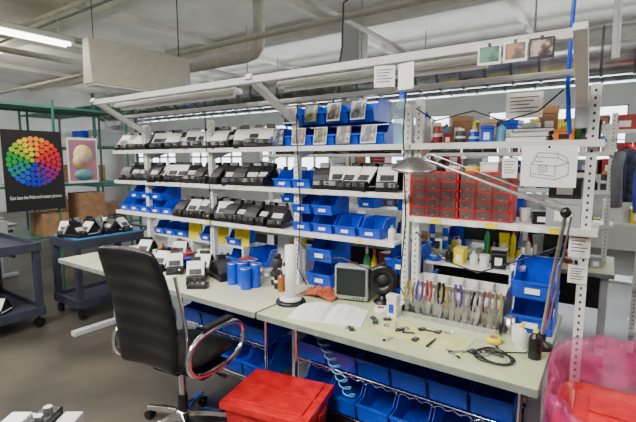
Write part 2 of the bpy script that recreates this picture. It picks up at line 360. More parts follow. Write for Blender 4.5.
def clutter(x0,x1,y,z,hmax=.16,dens=.075,jy=.05,where='on the shelf',cam=True,big=1):
    x=x0
    while x<x1:
        k=random.random(); w=random.uniform(.04,.1)*big; h=random.uniform(.05,hmax); yy=y+random.uniform(-jy,jy); rz=rad(random.uniform(-20,20))
        if k<.33 or (big>1 and k<.75):
            m,n=random.choice([(WHITE,'white'),(CARD,'brown'),(GREY,'grey'),(BLACK,'black'),(YEL,'yellow'),(BLUE,'blue'),(PALE,'dull red'),(TAN,'tan')])
            box_plain((x+w/2,yy,z),(w,.09*big,h),m,'storage_box','small %s lidded box %s'%(n,where),'box',rz/big); x+=w+.012
        elif k<.52:
            m,n=random.choice([(WHITE,'white'),(CYAN,'pale blue'),(BLACK,'black'),(LGRN,'green'),(YEL,'yellow')])
            bottle((x+.027,yy,z),.024,h*.9+.03,m,random.choice([BLACK,WHITE,RED]),'small %s bottle standing %s'%(n,where)); x+=.055
        elif k<.66:
            can((x+.03,yy,z),.028,h+.02,random.choice([BLUE,DARK,PALE]),random.choice([WHITE,BLACK,ORG]),'small spray can standing '+where); x+=.065
        elif k<.78:
            jarcup((x+.03,yy,z),.03,.07,random.choice([WHITE,STEEL,DARK]),'small open cup standing '+where); x+=.065
        elif k<.88:
            tape_roll((x+.045,yy,z),.042,random.choice([PAPER,BLUE,BLACK,YEL]),'roll of tape lying '+where); x+=.095
        elif cam:
            dup(base,(x+.07,yy,z),rad(-60+random.uniform(-20,20)),'open folding instant camera '+where,'instant cameras among clutter'); x+=.15
        x+=random.uniform(0,dens)*.2
# ---------------------------------------------------------------- cameras on shelves
random.seed(3)
base=make_camera((-4.0,2.46,1.74),rad(-78))
base2=make_camera((-3.86,2.46,1.74),rad(-80),front=BLACK,rear=FLAP,label='open folding instant camera with white rear cover')
base3=make_camera((-3.96,2.46,1.45),rad(-78),arch=DARK,front=DARK,label='open folding instant camera, all black')
base4=make_camera((-3.72,2.46,1.74),rad(-76),arch=FLAP,label='open folding instant camera with arched white shell')
def cams(z,x0,x1,kinds,y=2.46,step=.12):
    n=int((x1-x0)/step)+1
    for i in range(n):
        c=dup(random.choice(kinds),(x0+i*step,y+random.uniform(-.02,.02),z+.003),rad(-88+random.uniform(-24,24)))
        c.rotation_euler[1]=rad(random.choice([0,0,-4,3])); 
cams(1.74,-3.57,-2.07,[base,base2,base,base4])
cams(1.45,-3.83,-2.12,[base,base3,base2,base3])
cams(1.15,-3.1,-1.95,[base,base2,base3,base4])
cams(1.45,-1.64,-1.1,[base3,base])
cams(1.72,-3.75,-1.0,[base,base2],4.6,.17); cams(1.38,-3.75,-.9,[base3,base],4.6,.17)
for z,x0,x1 in((1.74,-3.95,-2.05),(1.45,-3.95,-2.1),(1.15,-3.05,-1.95),(1.45,-1.7,-1.05)):
    x=x0
    while x<x1:
        w=random.uniform(.06,.14); h=random.uniform(.1,.19); m,nn=random.choice([(WHITE,'white'),(DARK,'dark'),(BLACK,'black'),(LGREY,'grey'),(BLACK,'black')])
        box_plain((x+w/2,2.635,z),(w,.05,h),m,'storage_box','slim %s box standing behind the cameras'%nn,'box'); x+=w+.015
g='blue stacking bins'
small=make_bin(.155,.24,.125,loc=(-3.99,2.49,1.15),group=g)
for x in(-3.82,-3.65,-3.48,-3.31): dup(small,(x,2.49,1.15))
for x in(-3.82,-3.65,-3.48): dup(small,(x,2.5,1.277))
for x in(-1.95,-1.78): dup(small,(x,2.49,1.45))
for x in(-1.78,-1.6,-1.42,-1.24): dup(small,(x,2.49,1.15))
for x in(-1.78,-1.6): dup(small,(x,2.49,1.277))
mb=make_bin(.172,.26,.145,label='blue stacking bin holding a framed photograph',loc=(-1.955,2.5,1.74),group='blue bins with photographs',card=False)
tops=[(-1.955,0)]
for x in(-1.775,-1.595,-1.415,-1.235): dup(mb,(x,2.5,1.74)); tops.append((x,0))
for x in(-1.85,-1.67,-1.49,-1.31): dup(mb,(x,2.5,1.888)); tops.append((x,1))
for i,(x,u) in enumerate(tops):
    t=thing('photo_print','small dark print propped in front of blue bin','photograph',(x-.01,2.362,1.75+u*.148),rad(random.uniform(-6,6)),'prints in the blue bins')
    M().box((0,.0,.06),(.105,.003,.115),rot=(rad(-10),0,0)).obj('border',PAPER if i%3 else BLACK,t)
    M().box((0,-.0028,.061),(.094,.0015,.1),rot=(rad(-10),0,0)).obj('picture',PICS[i%4],t)
lb=make_bin(.2,.28,.18,label='large blue stacking bin with loose parts',loc=(-1.66,2.56,.75),group='large blue bins on bench')
dup(lb,(-1.66,2.56,.932)); dup(lb,(-1.0,2.58,.75)); dup(lb,(-1.05,2.58,.932))
for x in(-2.3,-2.52,): dup(lb,(x,2.58,.75))
dup(lb,(-.29,2.5,.75)); dup(lb,(-.29,2.5,.932))
for x in(-3.6,-3.2,-2.4,-1.9,-1.3,-.8,-.4): dup(lb,(x,4.6,.75)); dup(lb,(x+.02,4.6,1.08))
t=thing('bench_riser','low white riser shelf standing on bench','shelf',(-3.0,2.58,.75))
M().bb(-.75,.55,-.1,.1,.17,.185).obj('top_board',WHITE,t)
for x in(-.74,-.1,.54): M().bb(x-.01,x+.01,-.1,.1,0,.17).obj('support',WHITE,t)
yb2=make_bin(.155,.2,.12,BLUE,loc=(-3.6,2.58,.936),group='bins on the bench riser')
for i in (1,2,4,6): dup(yb2,(-3.6+.17*i,2.58,.936))
for x in(-3.09,-2.75,-2.5):
    t=thing('document_folder','bright yellow file folder standing upright','folder',(x,2.52,.936),rad(4))
    M().box((0,0,.09),(.16,.01,.18),rot=(rad(-5),0,0)).obj('cover',YEL,t,.002); M().box((.05,.0,.185),(.05,.004,.016),rot=(rad(-5),0,0)).obj('tab',PAPER,t)
random.seed(12)
clutter(-3.7,-2.5,2.5,.75,.12,where='under the bench riser')
clutter(-3.7,-2.75,2.3,.75,.12,where='on the cream bench',jy=.06)
clutter(-3.6,-2.8,2.08,.75,.08,where='on the cream bench',jy=.06)
# wire racks under bench
def wrack(x0,n,label):
    w=n*.215/2+.015
    t=thing('wire_rack',label,'shelf',(x0+w,2.1,0))
    for x in(-w,w):
        for y in(-.02,.42): M().cyl((x,y,0),(x,y,.66),.011,n=10).obj('post',CHROME,t)
    for z in(.1,.38):
        m=M()
        for y in(-.02,.1,.2,.3,.42): m.cyl((-w,y,z),(w,y,z),.004,n=6)
        c=int(w*60)
        for i in range(c+1): x=-w+i*2*w/c; m.cyl((x,-.02,z+.004),(x,.42,z+.004),.002,n=5)
        m.tube([(-w+2*w*i/c,-.02,z-.01-(.018 if i%2 else 0)) for i in range(c+1)],.002,5)
        m.obj('wire_shelf',CHROME,t)
    return [x0+.015+.1075+.215*i for i in range(n)]
xs=wrack(-1.6,6,'chrome wire shelf unit under the green workbench')+wrack(-2.75,4,'chrome wire shelf unit under the cream workbench')
ub=make_bin(.2,.38,.21,label='blue plastic bin on wire shelf under bench',loc=(xs[0],2.26,.108),group='blue bins under the bench',card=False)
for i,x in enumerate(xs):
    if i: dup(ub,(x,2.26,.108))
    dup(ub,(x,2.26,.388))
# ---------------------------------------------------------------- red drawer cabinet
t=thing('drawer_cabinet','red small parts cabinet with many smoky drawers','cabinet',(-.695,2.46,1.32)); W,Hh,Dd=.56,.265,.16
m=M(); m.bb(-W/2,W/2,Dd/2-.004,Dd/2,0,Hh); 
for x in(-W/2,-.006,W/2-.01): m.bb(x,x+.012,-Dd/2,Dd/2,0,Hh)
nc,nr=3,5
for c in range(2):
    for q in(1,2): x=-W/2+.012+q*(W/2-.016)/3+c*(W/2); m.bb(x-.003,x+.002,-Dd/2,Dd/2,0,Hh)
for j in range(nr+1): z=j*(Hh-.008)/nr; m.bb(-W/2,W/2,-Dd/2,Dd/2,z,z+.008)
m.obj('housing',RED,t)
cw=(W/2-.016)/nc; chh=(Hh-.008)/nr
for c in range(nc*2):
    x0=-W/2+.012+(c%nc)*cw+(W/2 if c>=nc else 0)
    for r in range(nr):
        z0=.0085+r*chh
        d=M().bb(x0+.004,x0+cw-.005,-Dd/2-.001,Dd/2-.01,z0,z0+chh-.009).obj('drawer',REDD,t)
        M().bb(x0+cw*.4,x0+cw*.56,-Dd/2-.006,-Dd/2-.001,z0+.006,z0+.009).obj('handle',GREY,d)
clutter(-.4,-.28,2.5,1.32,.14,where='beside the red cabinet',cam=False)
box_plain((-.18,2.5,1.32),(.15,.2,.14),GREY,'storage_box','grey metal storage box on shelf','box',strip=PAPER)
box_plain((-.18,2.5,1.46),(.14,.18,.1),DARK,'storage_box','dark box stacked on the grey box','box')
clutter(-.93,-.42,2.5,1.586,.06,where='on the red cabinet',jy=.02,cam=False)
for i,(w,h,m) in enumerate([(.2,.03,BROWN),(.18,.022,PAPER),(.19,.02,BLACK)]):
    z=1.74+[0,.03,.052][i]
    tt=thing('binder','flat book in a stack on shelf','book',(-.36+.01*i,2.5,z),rad(4*i-6),'stack of books on shelf')
    M().bb(-w/2,w/2,-.1,.1,0,.003).bb(-w/2,w/2,-.1,.1,h-.0035,h-.0005).bb(-w/2,-w/2+.003,-.1,.1,0.003,h-.0035).obj('cover',m,tt)
    M().bb(-w/2+.004,w/2-.005,-.096,.096,.003,h-.0035).obj('pages',PAPER,tt)
random.seed(5)
clutter(-.88,-.5,2.46,1.74,.12,where='on the top shelf',cam=False,jy=.02)
clutter(-.88,-.1,2.62,1.74,.2,where='at the rear of the top shelf',cam=False,jy=.01)
tape_roll((-.36,2.5,1.812),.045,PAPER,'roll of white tape on the book stack')
box_plain((-.2,2.47,1.74),(.09,.12,.06),ORG,'storage_box','orange tool box on top shelf','box',strip=BLACK); box_plain((-.09,2.5,1.74),(.08,.12,.1),DARK,'storage_box','dark tool box on top shelf','box',strip=PAPER)
bottle((-1.06,2.45,1.74),.055,.34,CLEAR,BLUE,'tall clear blue tinted bottle with blue cap')
bottle((-.93,2.5,1.74),.03,.2,WHITE,BLUE,'white squeeze bottle with blue cap')
def sheet(x,y,z,w,h,label,rx=0,rz=0,lines=True,name='paper_sheet'):
    t=thing(name,label,'paper',(x,y,z),rz)
    M().box((0,0,-h/2),(w,.0012,h),rot=(rx,0,0)).obj('page',PAPER,t)
    if lines:
        m=M()
        for i in range(5): m.bb(-w*.38,w*(.38-.12*(i%3)),-.0022,-.001,-h*(.2+.14*i),-h*(.2+.14*i)+h*.035)
        m.obj('print_lines',DARK,t)
    return t
t=sheet(-.25,2.325,1.72,.24,.2,'white sheet with a boxy instant camera line drawing',lines=False)
def P(p): return (p[0],-.0025,p[1])
m=M()
for ln in ([(-.075,-.15),(.03,-.165),(.03,-.1),(-.075,-.09),(-.075,-.15)],[(.03,-.165),(.085,-.14),(.085,-.085),(.03,-.1)],[(-.075,-.09),(-.055,-.055),(.04,-.06),(.085,-.085)],[(-.055,-.055),(-.05,-.035),(.035,-.038),(.04,-.06)],[(-.07,-.135),(.025,-.148)],[(-.06,-.075),(-.02,-.078)],[(.035,-.038),(.075,-.06),(.085,-.085)]):
    m.tube([P(p) for p in ln],.0013,4)
m.tube([(.02*math.cos(a*.57)-.025,-.0025,-.112+.018*math.sin(a*.57)) for a in range(12)],.0013,4)
m.tube([(.009*math.cos(a*.57)-.025,-.0025,-.112+.008*math.sin(a*.57)) for a in range(12)],.0013,4)
m.obj('line_drawing',DARK,t)
M().cyl((.0,-.003,-.008),(0,.004,-.008),.006,n=10).obj('magnet',BLACK,t)
sheet(-.38,2.38,1.985,.17,.125,'white printed sign clipped above the book stack')
sheet(-.93,1.92,2.1,.1,.1,'white note taped to the overhead rail',rz=rad(20)); sheet(-.82,1.92,2.1,.09,.12,'blank white note on overhead rail',rz=rad(-15),lines=False)
sheet(-.42,2.32,1.66,.07,.1,'small dark printed card hung on rack'); sheet(-.1,2.38,1.3,.09,.12,'white printed note on the rack post'); sheet(-.1,2.38,1.14,.08,.09,'white printed note on the rack post')
for i,x in enumerate((-.45,-.35,-.255)):
    t=thing('photo_print','instant print clipped to overhead rail','photograph',(x,1.915,2.12),rad([6,-4,3][i]),'prints hanging from overhead rail')
    M().box((0,0,-.035),(.09,.002,.08)).obj('border',[PAPER,PAPER,BLACK][i],t)
    M().box((0,-.002,-.033),(.076,.001,.062)).obj('picture',[pic_mat('p_land',(.08,.25,.18),(.01,.06,.04),(.03,.13,.09),12),PICS[1],PICS[3]][i],t)
    M().bb(-.006,.006,-.004,.004,-.005,.012).obj('clip',BLACK,t)
for i in range(9):
    x=-.9+i*.1
    M().bb(-.03,.03,-.001,0,-.028,0.0).obj('shelf_tag',YEL if i in(1,4,7) else PAPER,loc=(x,2.34,1.318),label='small paper tag on shelf edge',category='label',group='tags on shelf edge')
random.seed(8)
for i in range(26):
    x=-4.0+i*.117+random.uniform(-.02,.02)
    M().bb(-.02,.02,-.001,0,-.02,0.0).obj('shelf_tag',[PAPER,PAPER,YEL][i%3],loc=(x,2.341,[1.449,1.149][i%2]),label='small paper tag on camera shelf edge',category='label',group='tags on camera shelves')
# magnifier lamp
t=thing('desk_lamp','articulated metal task lamp clamped to the bench','lamp',(-.22,2.22,.75))
def T(p): return (p[0]+.22,p[1]-2.22,p[2]-.75)
M().lathe([(.05,0),(.05,.02),(.02,.03),(.018,.07)],n=18).obj('base',BLACK,t)
M().tube([T((-.22,2.22,.8)),T((-.19,2.2,1.1)),T((-.15,2.15,1.42))],.009,8).tube([T((-.2,2.24,.84)),T((-.13,2.17,1.4))],.005,6).obj('lower_arm',STEEL,t)
M().lathe([(.001,-.02),(.022,-.02),(.022,.02),(.001,.02)],T((-.15,2.15,1.42)),rot=(rad(90),0,0)).obj('joint',BLACK,t)
M().tube([T((-.15,2.15,1.42)),T((-.78,2.12,1.65))],.008,8).tube([T((-.17,2.15,1.46)),T((-.76,2.12,1.68))],.004,6).obj('upper_arm',STEEL,t)
M().lathe([(.02,.04),(.035,.037),(.06,.022),(.115,-.008),(.119,-.02),(.112,-.016),(.04,.01)],T((-.85,2.12,1.625)),rot=(rad(10),rad(6),0)).obj('lamp_shade',STEEL,t)
# ---------------------------------------------------------------- bench B items
t=thing('paper_towel_roll','white paper roll standing on a round base','paper roll',(-1.62,2.05,.75))
M().lathe([(.095,0),(.095,.014),(.085,.024),(.0001,.024)],n=32).obj('stand_base',BLACK,t)
M().lathe([(.07,.024),(.07,.04),(.0001,.04)],n=28).obj('base_disc',WHITE,t)
M().lathe([(.012,.04),(.033,.041),(.033,.37),(.012,.37),(.012,.34)],n=24).obj('roll',PAPER,t)
t=thing('open_booklet','open printed booklet lying on the bench','paper',(-1.3,2.0,.7515),rad(18))
for s in(-1,1):
    cv=[(0,.004),(.02,.022),(.05,.03),(.09,.028),(.14,.018),(.19,.008),(.215,.003)]
    M().prism([(0,-.13,0)]+[(s*.215,-.13,0)]+[(s*x,-.13,z) for x,z in cv[::-1]],(0,.26,0)).obj('page',PAPER,t)
    m=M()
    for i in range(7):
        y=-.09+.028*i; m.add([(s*.06,y,.031),(s*.14,y,.0195),(s*.14,y+.006,.0195),(s*.06,y+.006,.031)],[(0,1,2,3)])
    m.obj('print_lines',GREY,t)
CLOTH=mat('orange_cloth',(.45,.09,.04),.9,var=.2,bump=.5,scale=40)
def rag(loc,r,m,label):
    me=M(); n=18; vs=[];fs=[]
    for j in range(n+1):
        for i in range(n+1):
            u=(i/n-.5)*2;v=(j/n-.5)*2; q=max(0,1-(u*u+v*v)*.6)
            z=.004+r*.55*q*(.5+.5*abs(math.sin(5*u+2*v)*math.cos(4*v-u)))
            vs.append((u*r,v*r*.7,z))
    for j in range(n):
        for i in range(n): a=j*(n+1)+i; fs.append((a,a+1,a+n+2,a+n+1))
    me.add(vs,fs,0,True); o=me.obj('cloth_rag',m,loc=loc,label=label,category='cloth'); s=o.modifiers.new('s','SOLIDIFY'); s.thickness=.003; return o
rag((-1.52,2.28,.755),.12,CLOTH,'crumpled orange-brown cloth on the bench')
t=thing('monitor','small old grey cathode ray monitor','monitor',(-1.34,2.38,.75),rad(14))
M().bb(-.11,.11,-.1,-.02,.01,.23,0).obj('bezel',GREY,t,.01)
m=M(); A=[(-.1,-.02,.02),(.1,-.02,.02),(.1,-.02,.22),(-.1,-.02,.22)];B=[(-.06,.15,.04),(.06,.15,.04),(.06,.15,.17),(-.06,.15,.17)]
m.add(A+B,[(0,3,2,1),(4,5,6,7),(0,1,5,4),(1,2,6,5),(2,3,7,6),(3,0,4,7)]); m.obj('rear_shell',GREY,t,.005)
M().bb(-.095,.095,-.106,-.1,.04,.215).obj('screen',SCR,t,.002)
M().bb(-.08,.08,-.09,.1,0,.01).obj('foot',DARK,t); 
for i in range(4): M().cyl((.02+.02*i,-.1,.025),(.02+.02*i,-.107,.025),.005,n=8).obj('knob',BLACK,t)
random.seed(31)
clutter(-1.55,-1.12,2.64,.75,.3,where='behind the monitor',jy=.02,cam=False)
t=thing('ring_light','round black ring lamp on a short stand','lamp',(-1.14,2.38,.75),rad(20))
M().lathe([(.055,0),(.055,.012),(.02,.02),(.012,.06)],n=20).obj('stand',BLACK,t)
M().lathe([(.045,-.02),(.095,-.02),(.1,0),(.095,.025),(.045,.02),(.045,-.02)],(0,0,.15),rot=(rad(90),0,0)).obj('ring_housing',BLACK,t)
M().lathe([(.0001,-.004),(.045,-.004),(.045,.006),(.0001,.006)],(0,0,.15),rot=(rad(90),0,0)).obj('lens_disc',DARK,t)
def pliers(loc,rz,m,label,g='hand tools in the bench rack',tilt=0,sc=1.25):
    t=thing('pliers',label,'tool',loc,rz,g,sc=sc); t.rotation_euler=(rad(-6),tilt,rz)
    for s in(-1,1):
        M().tube([(s*.004,0,.065),(s*.012,0,.09),(s*.015,0,.12),(s*.012,0,.15),(s*.009,0,.17)],.006,8).obj('handle',m,t)
    M().cyl((0,-.007,.06),(0,.007,.06),.014,n=14).prism([(-.015,-.005,.058),(.015,-.005,.058),(.005,-.005,.0),(-.005,-.005,.0)],(0,.01,0)).prism([(-.013,-.004,.06),(.013,-.004,.06),(.016,-.004,.1),(-.016,-.004,.1)],(0,.008,0)).obj('jaws',STEEL,t)
    return t
t=thing('tool_rack','low steel rack holding rows of hand tools','tool rack',(-.68,2.27,.75))
M().bb(-.27,.27,-.03,.03,0,.012).bb(-.27,.27,.025,.03,.012,.06).bb(-.27,.27,-.03,-.025,.012,.03).obj('rack_body',STEEL,t,.002)
for x in(-.27,.265): M().bb(x,x+.005,-.03,.03,.012,.06).obj('end_plate',BLACK,t)
hm=[OLIVE,STEEL,PURP,STEEL,PALE,STEEL,BLACK,OLIVE,STEEL,PURP,STEEL,BLACK,STEEL,PALE,STEEL,OLIVE,STEEL]
for i in range(16):
    pliers((-.93+i*.033,2.262+.014*(i%2),.765),rad(random.uniform(-30,30)),hm[i],'steel hand pliers standing upright in rack',tilt=rad(random.uniform(-5,5)),sc=random.uniform(1.05,1.25))
t=thing('tool_rail','pale block with label strip behind tools','tool rack',(-.68,2.43,.75))
M().bb(-.25,.25,-.03,.03,0,.16).obj('block',LGREY,t,.003); M().bb(-.24,.24,-.031,-.03,.05,.14).obj('front_label',PAPER,t)
tray=make_bin(.078,.12,.05,WHITE,label='small pale parts tray above the tools',loc=(-.87,2.42,.912),group='pale parts trays',card=False)
for i in range(1,6): dup(tray,(-.87+i*.083,2.42,.912))
t=thing('parts_riser','white riser shelf behind the hand tools','shelf',(-.66,2.6,.75))
M().bb(-.27,.24,-.08,.08,.26,.275).obj('top_board',WHITE,t); 
for x in(-.27,.23): M().bb(x,x+.01,-.08,.08,0,.26).obj('support',WHITE,t)
clutter(-.9,-.44,2.6,.75,.16,where='under the parts riser',jy=.01,cam=False); clutter(-.92,-.44,2.58,1.025,.13,where='on the parts riser',jy=.02,cam=False)
box_plain((-.985,2.2,.75),(.06,.05,.13),WHITE,'storage_box','small white box of swabs on bench','box',strip=BLUE)
jarcup((-.38,2.32,.75),.03,.09,STEEL,'small steel cup for brushes'); jarcup((-.33,2.24,.75),.028,.08,WHITE,'white plastic cup on the bench')
bottle((-.23,2.08,.75),.028,.15,BLACK,YEL,'black bottle with yellow cap and label'); bottle((-.3,2.16,.75),.026,.13,WHITE,YEL,'white solvent bottle with yellow cap')
tape_roll((-.42,2.15,.75),.035,YEL,'roll of yellow tape on the bench'); tape_roll((-1.07,2.22,.75),.04,PAPER,'roll of white tape on the bench')
M().bb(-.24,.24,-.11,.11,0,.003).obj('cutting_mat',mat('pale_mat',(.66,.68,.30),.6),loc=(-.75,2.03,.751),rot=(0,0,rad(-3)),label='pale yellow green work mat on bench',category='mat')
random.seed(21)
for i in range(10):
    x=random.uniform(-1.0,-.4); y=random.uniform(1.88,2.14); a=random.uniform(0,180); m=random.choice([STEEL,BLACK,DARK,CHROME])
    t=thing('tweezers','loose hand tool lying flat on bench','tool',(x,y,.7605),rad(a),'loose tools lying on bench')
    s=random.uniform(.5,1.1)
    M().tube([(-.06*s,0,0),(-.03*s,.004,0),(.05*s,.001,0)],.003,6).tube([(-.06*s,0,0),(-.03*s,-.004,0),(.05*s,-.001,0)],.003,6).obj('blade',m,t)
    M().cyl((-.075*s,0,0),(-.055*s,0,0),.006,n=8).obj('grip',BLACK,t)
for i in range(14):
    x=random.uniform(-1.1,-.4); y=random.uniform(1.86,2.14)
    t=thing('camera_part','small black camera part lying on bench','camera part',(x,y,.754),rad(random.uniform(0,180)),'camera parts lying on bench')
    M().bb(-.022,.022,-.014,.014,0,.01).obj('body',random.choice([BLACK,DARK,CHROME]),t,.002); M().cyl((0,0,.01),(0,0,.018),.008,n=12).obj('dial',STEEL,t)
pts=[]
for i in range(70):
    a=i*.32; r=.075+.012*math.sin(i*.7); pts.append((-.38+r*math.cos(a),1.97+r*.9*math.sin(a),.756+.004*(i//20)))
pts+=[(-.27,2.1,.757),(-.22,2.3,.757),(-.2,2.6,.757)]
M().tube(pts,.0035,6).obj('power_cord',BLACK,label='thin black cord coiled on the bench',category='cable')
pts=[(-1.4+.03*math.cos(i*.6)+ .006*i*.4,1.99+.03*math.sin(i*.6),.68-.0035*i) for i in range(110)]
M().tube(pts,.004,6).obj('coiled_hose',CYAN,label='light blue coiled air hose hanging under bench',category='hose')
# bench A items
dup(base,(-2.5,2.03,.75),rad(-45),'open folding instant camera resting on bench',group='cameras on the cream bench')
dup(base3,(-2.4,2.2,.75),rad(-20),'open black instant camera resting on bench',group='cameras on the cream bench'); dup(base,(-2.64,2.22,.75),rad(-60),'open folding instant camera resting on bench',group='cameras on the cream bench')
t=thing('film_holder','black film holder with chrome trim on bench','camera part',(-2.36,1.93,.75),rad(35))
M().bb(-.07,.07,-.045,.045,0,.03).obj('body',BLACK,t,.004); M().bb(-.05,.05,-.03,.03,.03,.036).obj('plate',CHROME,t,.002)
for i,(x,y) in enumerate([(-2.22,2.13),(-2.14,2.15),(-2.19,2.21),(-2.11,2.23),(-2.04,2.18),(-2.06,2.1)]):
    tin((x,y,.75),.037,[.16,.17,.16,.18,.17,.15][i],BLUE if i!=3 else BLUED)
can((-2.02,2.4,.75),.04,.2,DARK,BLACK,'dark canister with black lid','canister'); can((-1.9,2.36,.75),.035,.16,WHITE,BLACK,'white canister with black lid','canister')
can((-1.88,2.24,.75),.03,.13,BLACK,BLACK,'black canister with black lid','canister'); can((-1.96,2.3,.75),.03,.12,DARK,BLACK,'dark canister with black lid','canister')
bottle((-1.82,2.2,.75),.025,.15,mat('amber',(.35,.12,.02),.2),BLACK,'amber bottle with black cap')
clutter(-2.5,-2.1,2.42,.75,.14,where='behind the blue tins',jy=.01,cam=False)
M().bb(-.14,.14,-.1,.1,0,.002).obj('paper_sheet',PAPER,loc=(-2.85,1.94,.751),rot=(0,0,rad(12)),label='loose white paper sheet on bench',category='paper')
for x,m in((-2.12,WHITE),(-2.0,YEL)):
    t=thing('document_folder','bright yellow file folder standing upright' if m is YEL else 'white file folder standing upright','folder',(x,2.62,.75))
    M().box((0,0,.15),(.16,.012,.3),rot=(rad(-3),0,0)).obj('cover',m,t,.002); M().box((.05,.0,.305),(.05,.004,.02),rot=(rad(-3),0,0)).obj('tab',PAPER,t)
box_plain((-1.9,2.58,.75),(.16,.2,.24),LGREY,'storage_box','light grey box on the bench','box')
bottle((-1.1,2.42,1.15),.025,.1,WHITE,LGRN,'white bottle with green cap')
# back rack clutter
random.seed(11)
clutter(-.95,0,4.6,1.72,.25,where='on the rear rack'); clutter(-.8,0,4.6,1.38,.22,where='on the rear rack'); clutter(-2.6,0,4.25,.75,.3,where='on the rear bench',cam=False)
for z,h in((1.72,.3),(1.35,.3),(.98,.3),(.6,.3),(.2,.3)): clutter(.28,1.35,4.55,z,h,where='on the packed stock rack',cam=False,big=2.2)
for z,h in((1.95,.18),(1.5,.38),(1.0,.4)): clutter(-3.1,.7,5.45,z,h,where='on the rack near windows',cam=False,big=2.4)
def lcd(loc,rz,label='black flat monitor on a stand'):
    t=thing('monitor',label,'monitor',loc,rz)
    M().bb(-.25,.25,-.02,.02,.1,.42).obj('bezel',BLACK,t,.005); M().bb(-.235,.235,-.022,-.02,.115,.405).obj('screen',SCR,t)
    M().bb(-.03,.03,.02,.05,.01,.25).bb(-.12,.12,-.08,.1,0,.012).obj('stand',BLACK,t,.003)
lcd((-.95,4.4,.75),0); lcd((-.35,4.38,.75),rad(10))
# ---------------------------------------------------------------- office chair
t=thing('office_chair','black leather office chair with chrome arms and base','chair',(-2.06,1.54,0),rad(97),sc=.98)
def slab(prof,half,m_,name,parent,thick,crown=.02,ribs=0):
    me=M(); n=10; vs=[];fs=[]
    k=len(prof)
    for side in(0,1):
        for j,(x,z) in enumerate(prof):
            a=prof[max(j-1,0)];b=prof[min(j+1,k-1)]; tx,tz=b[0]-a[0],b[1]-a[1]; L_=math.hypot(tx,tz); nx,nz=-tz/L_,tx/L_
            for i in range(n+1):
                u=-1+2*i/n; f=(1-abs(u)**4)*(1-abs(2*j/(k-1)-1)**6*.8)
                d=(thick/2*(.35+.65*f))*(1 if side else -1)
                if ribs and abs(u)<.95: d*=1-(.28 if j%3==0 else 0)
                cr=crown*(u*u)
                hw=half*(1-.12*abs(2*j/(k-1)-1)**4)
                vs.append((x+nx*d-nx*cr,u*hw,z+nz*d-nz*cr))
    N=(n+1)*k
    for j in range(k-1):
        for i in range(n):
            a=j*(n+1)+i; fs.append((a,a+1,a+n+2,a+n+1)); fs.append((N+a,N+a+n+1,N+a+n+2,N+a+1))
    for j in range(k-1):
        a=j*(n+1); fs.append((a,a+n+1,N+a+n+1,N+a)); a=a+n; fs.append((a,N+a,N+a+n+1,a+n+1))
    for i in range(n):
        a=i; fs.append((a,N+a,N+a+1,a+1)); a=(k-1)*(n+1)+i; fs.append((a,a+1,N+a+1,N+a))
    me.add(vs,fs,0,True); o=me.obj(name,m_,parent)
    s=o.modifiers.new('s','SUBSURF'); s.levels=1; s.render_levels=1; return o
bp=[]
for i in range(22):
    u=i/21; bp.append((-.22+.02*math.sin(u*3.0)-.03*u-.09*u*u,.52+.71*u))
slab(bp,.24,LEATHER,'backrest',t,.085,-.03,ribs=1)
for s in(-1,1):
    M().tube([(-.19,s*.245,.53),(-.2,s*.253,.78),(-.26,s*.248,1.08)],.009,8).obj('back_trim',CHROME,t)
slab([(-.24,.54),(-.1,.515),(.05,.515),(.18,.525),(.25,.505),(.27,.48)],.25,LEATHER,'seat',t,.09,0)
for s in(-1,1):
    y=s*.295
    pts=[]
    for i in range(22):
        a=math.pi*(-1.05+2*i/21*.98); pts.append((.235*math.copysign(abs(math.sin(a))**.75,math.sin(a)),y,.605+.125*math.copysign(abs(math.cos(a))**.8,math.cos(a))))
    M().tube(pts,.016,12).obj('armrest',CHROME,t)
    M().box((-.0,y,.752),(.24,.05,.022)).obj('arm_pad',LEATHER,t,.009)
M().bb(-.13,.13,-.29,.29,.455,.475).bb(-.13,.13,-.1,.1,.435,.47).obj('tilt_mechanism',BLACK,t,.004)
M().cyl((0,0,.2),(0,0,.44),.022,n=16).cyl((0,0,.1),(0,0,.24),.03,n=16,mi=1).obj('gas_column',[CHROME,BLACK],t)
M().cyl((.02,-.12,.44),(.02,-.3,.425),.005,n=8).box((.02,-.31,.424),(.02,.05,.01)).obj('lever',BLACK,t)
M().lathe([(.0001,.14),(.045,.14),(.05,.09),(.04,.075),(.0001,.075)],n=20).obj('hub',CHROME,t)
for i in range(5):
    a=rad(72*i+20); c_,s_=math.cos(a),math.sin(a)
    p=M(); pr=[(.03,.135,.028),(.15,.12,.024),(.3,.085,.017)]
    vs=[]
    for r,z,w in pr:
        for yy,zz in((-w,z-.03),(w,z-.03),(w*.8,z),(-w*.8,z)): vs.append((r*c_-yy*s_,r*s_+yy*c_,zz))
    fs=[(0,3,2,1),(8,9,10,11)]
    for j in(0,4):
        for q in range(4): fs.append((j+q,j+(q+1)%4,j+4+(q+1)%4,j+4+q))
    p.add(vs,fs); leg=p.obj('base_arm',CHROME,t,.004)
    x,y=.29*c_,.29*s_; m=M(); tx,ty=-s_,c_
    for q in(-1,1): m.cyl((x+tx*q*.006,y+ty*q*.006,.027),(x+tx*q*.026,y+ty*q*.026,.027),.027,n=18)
    m.cyl((x,y,.03),(x,y,.07),.008,n=8); m.obj('caster',BLACK,t)
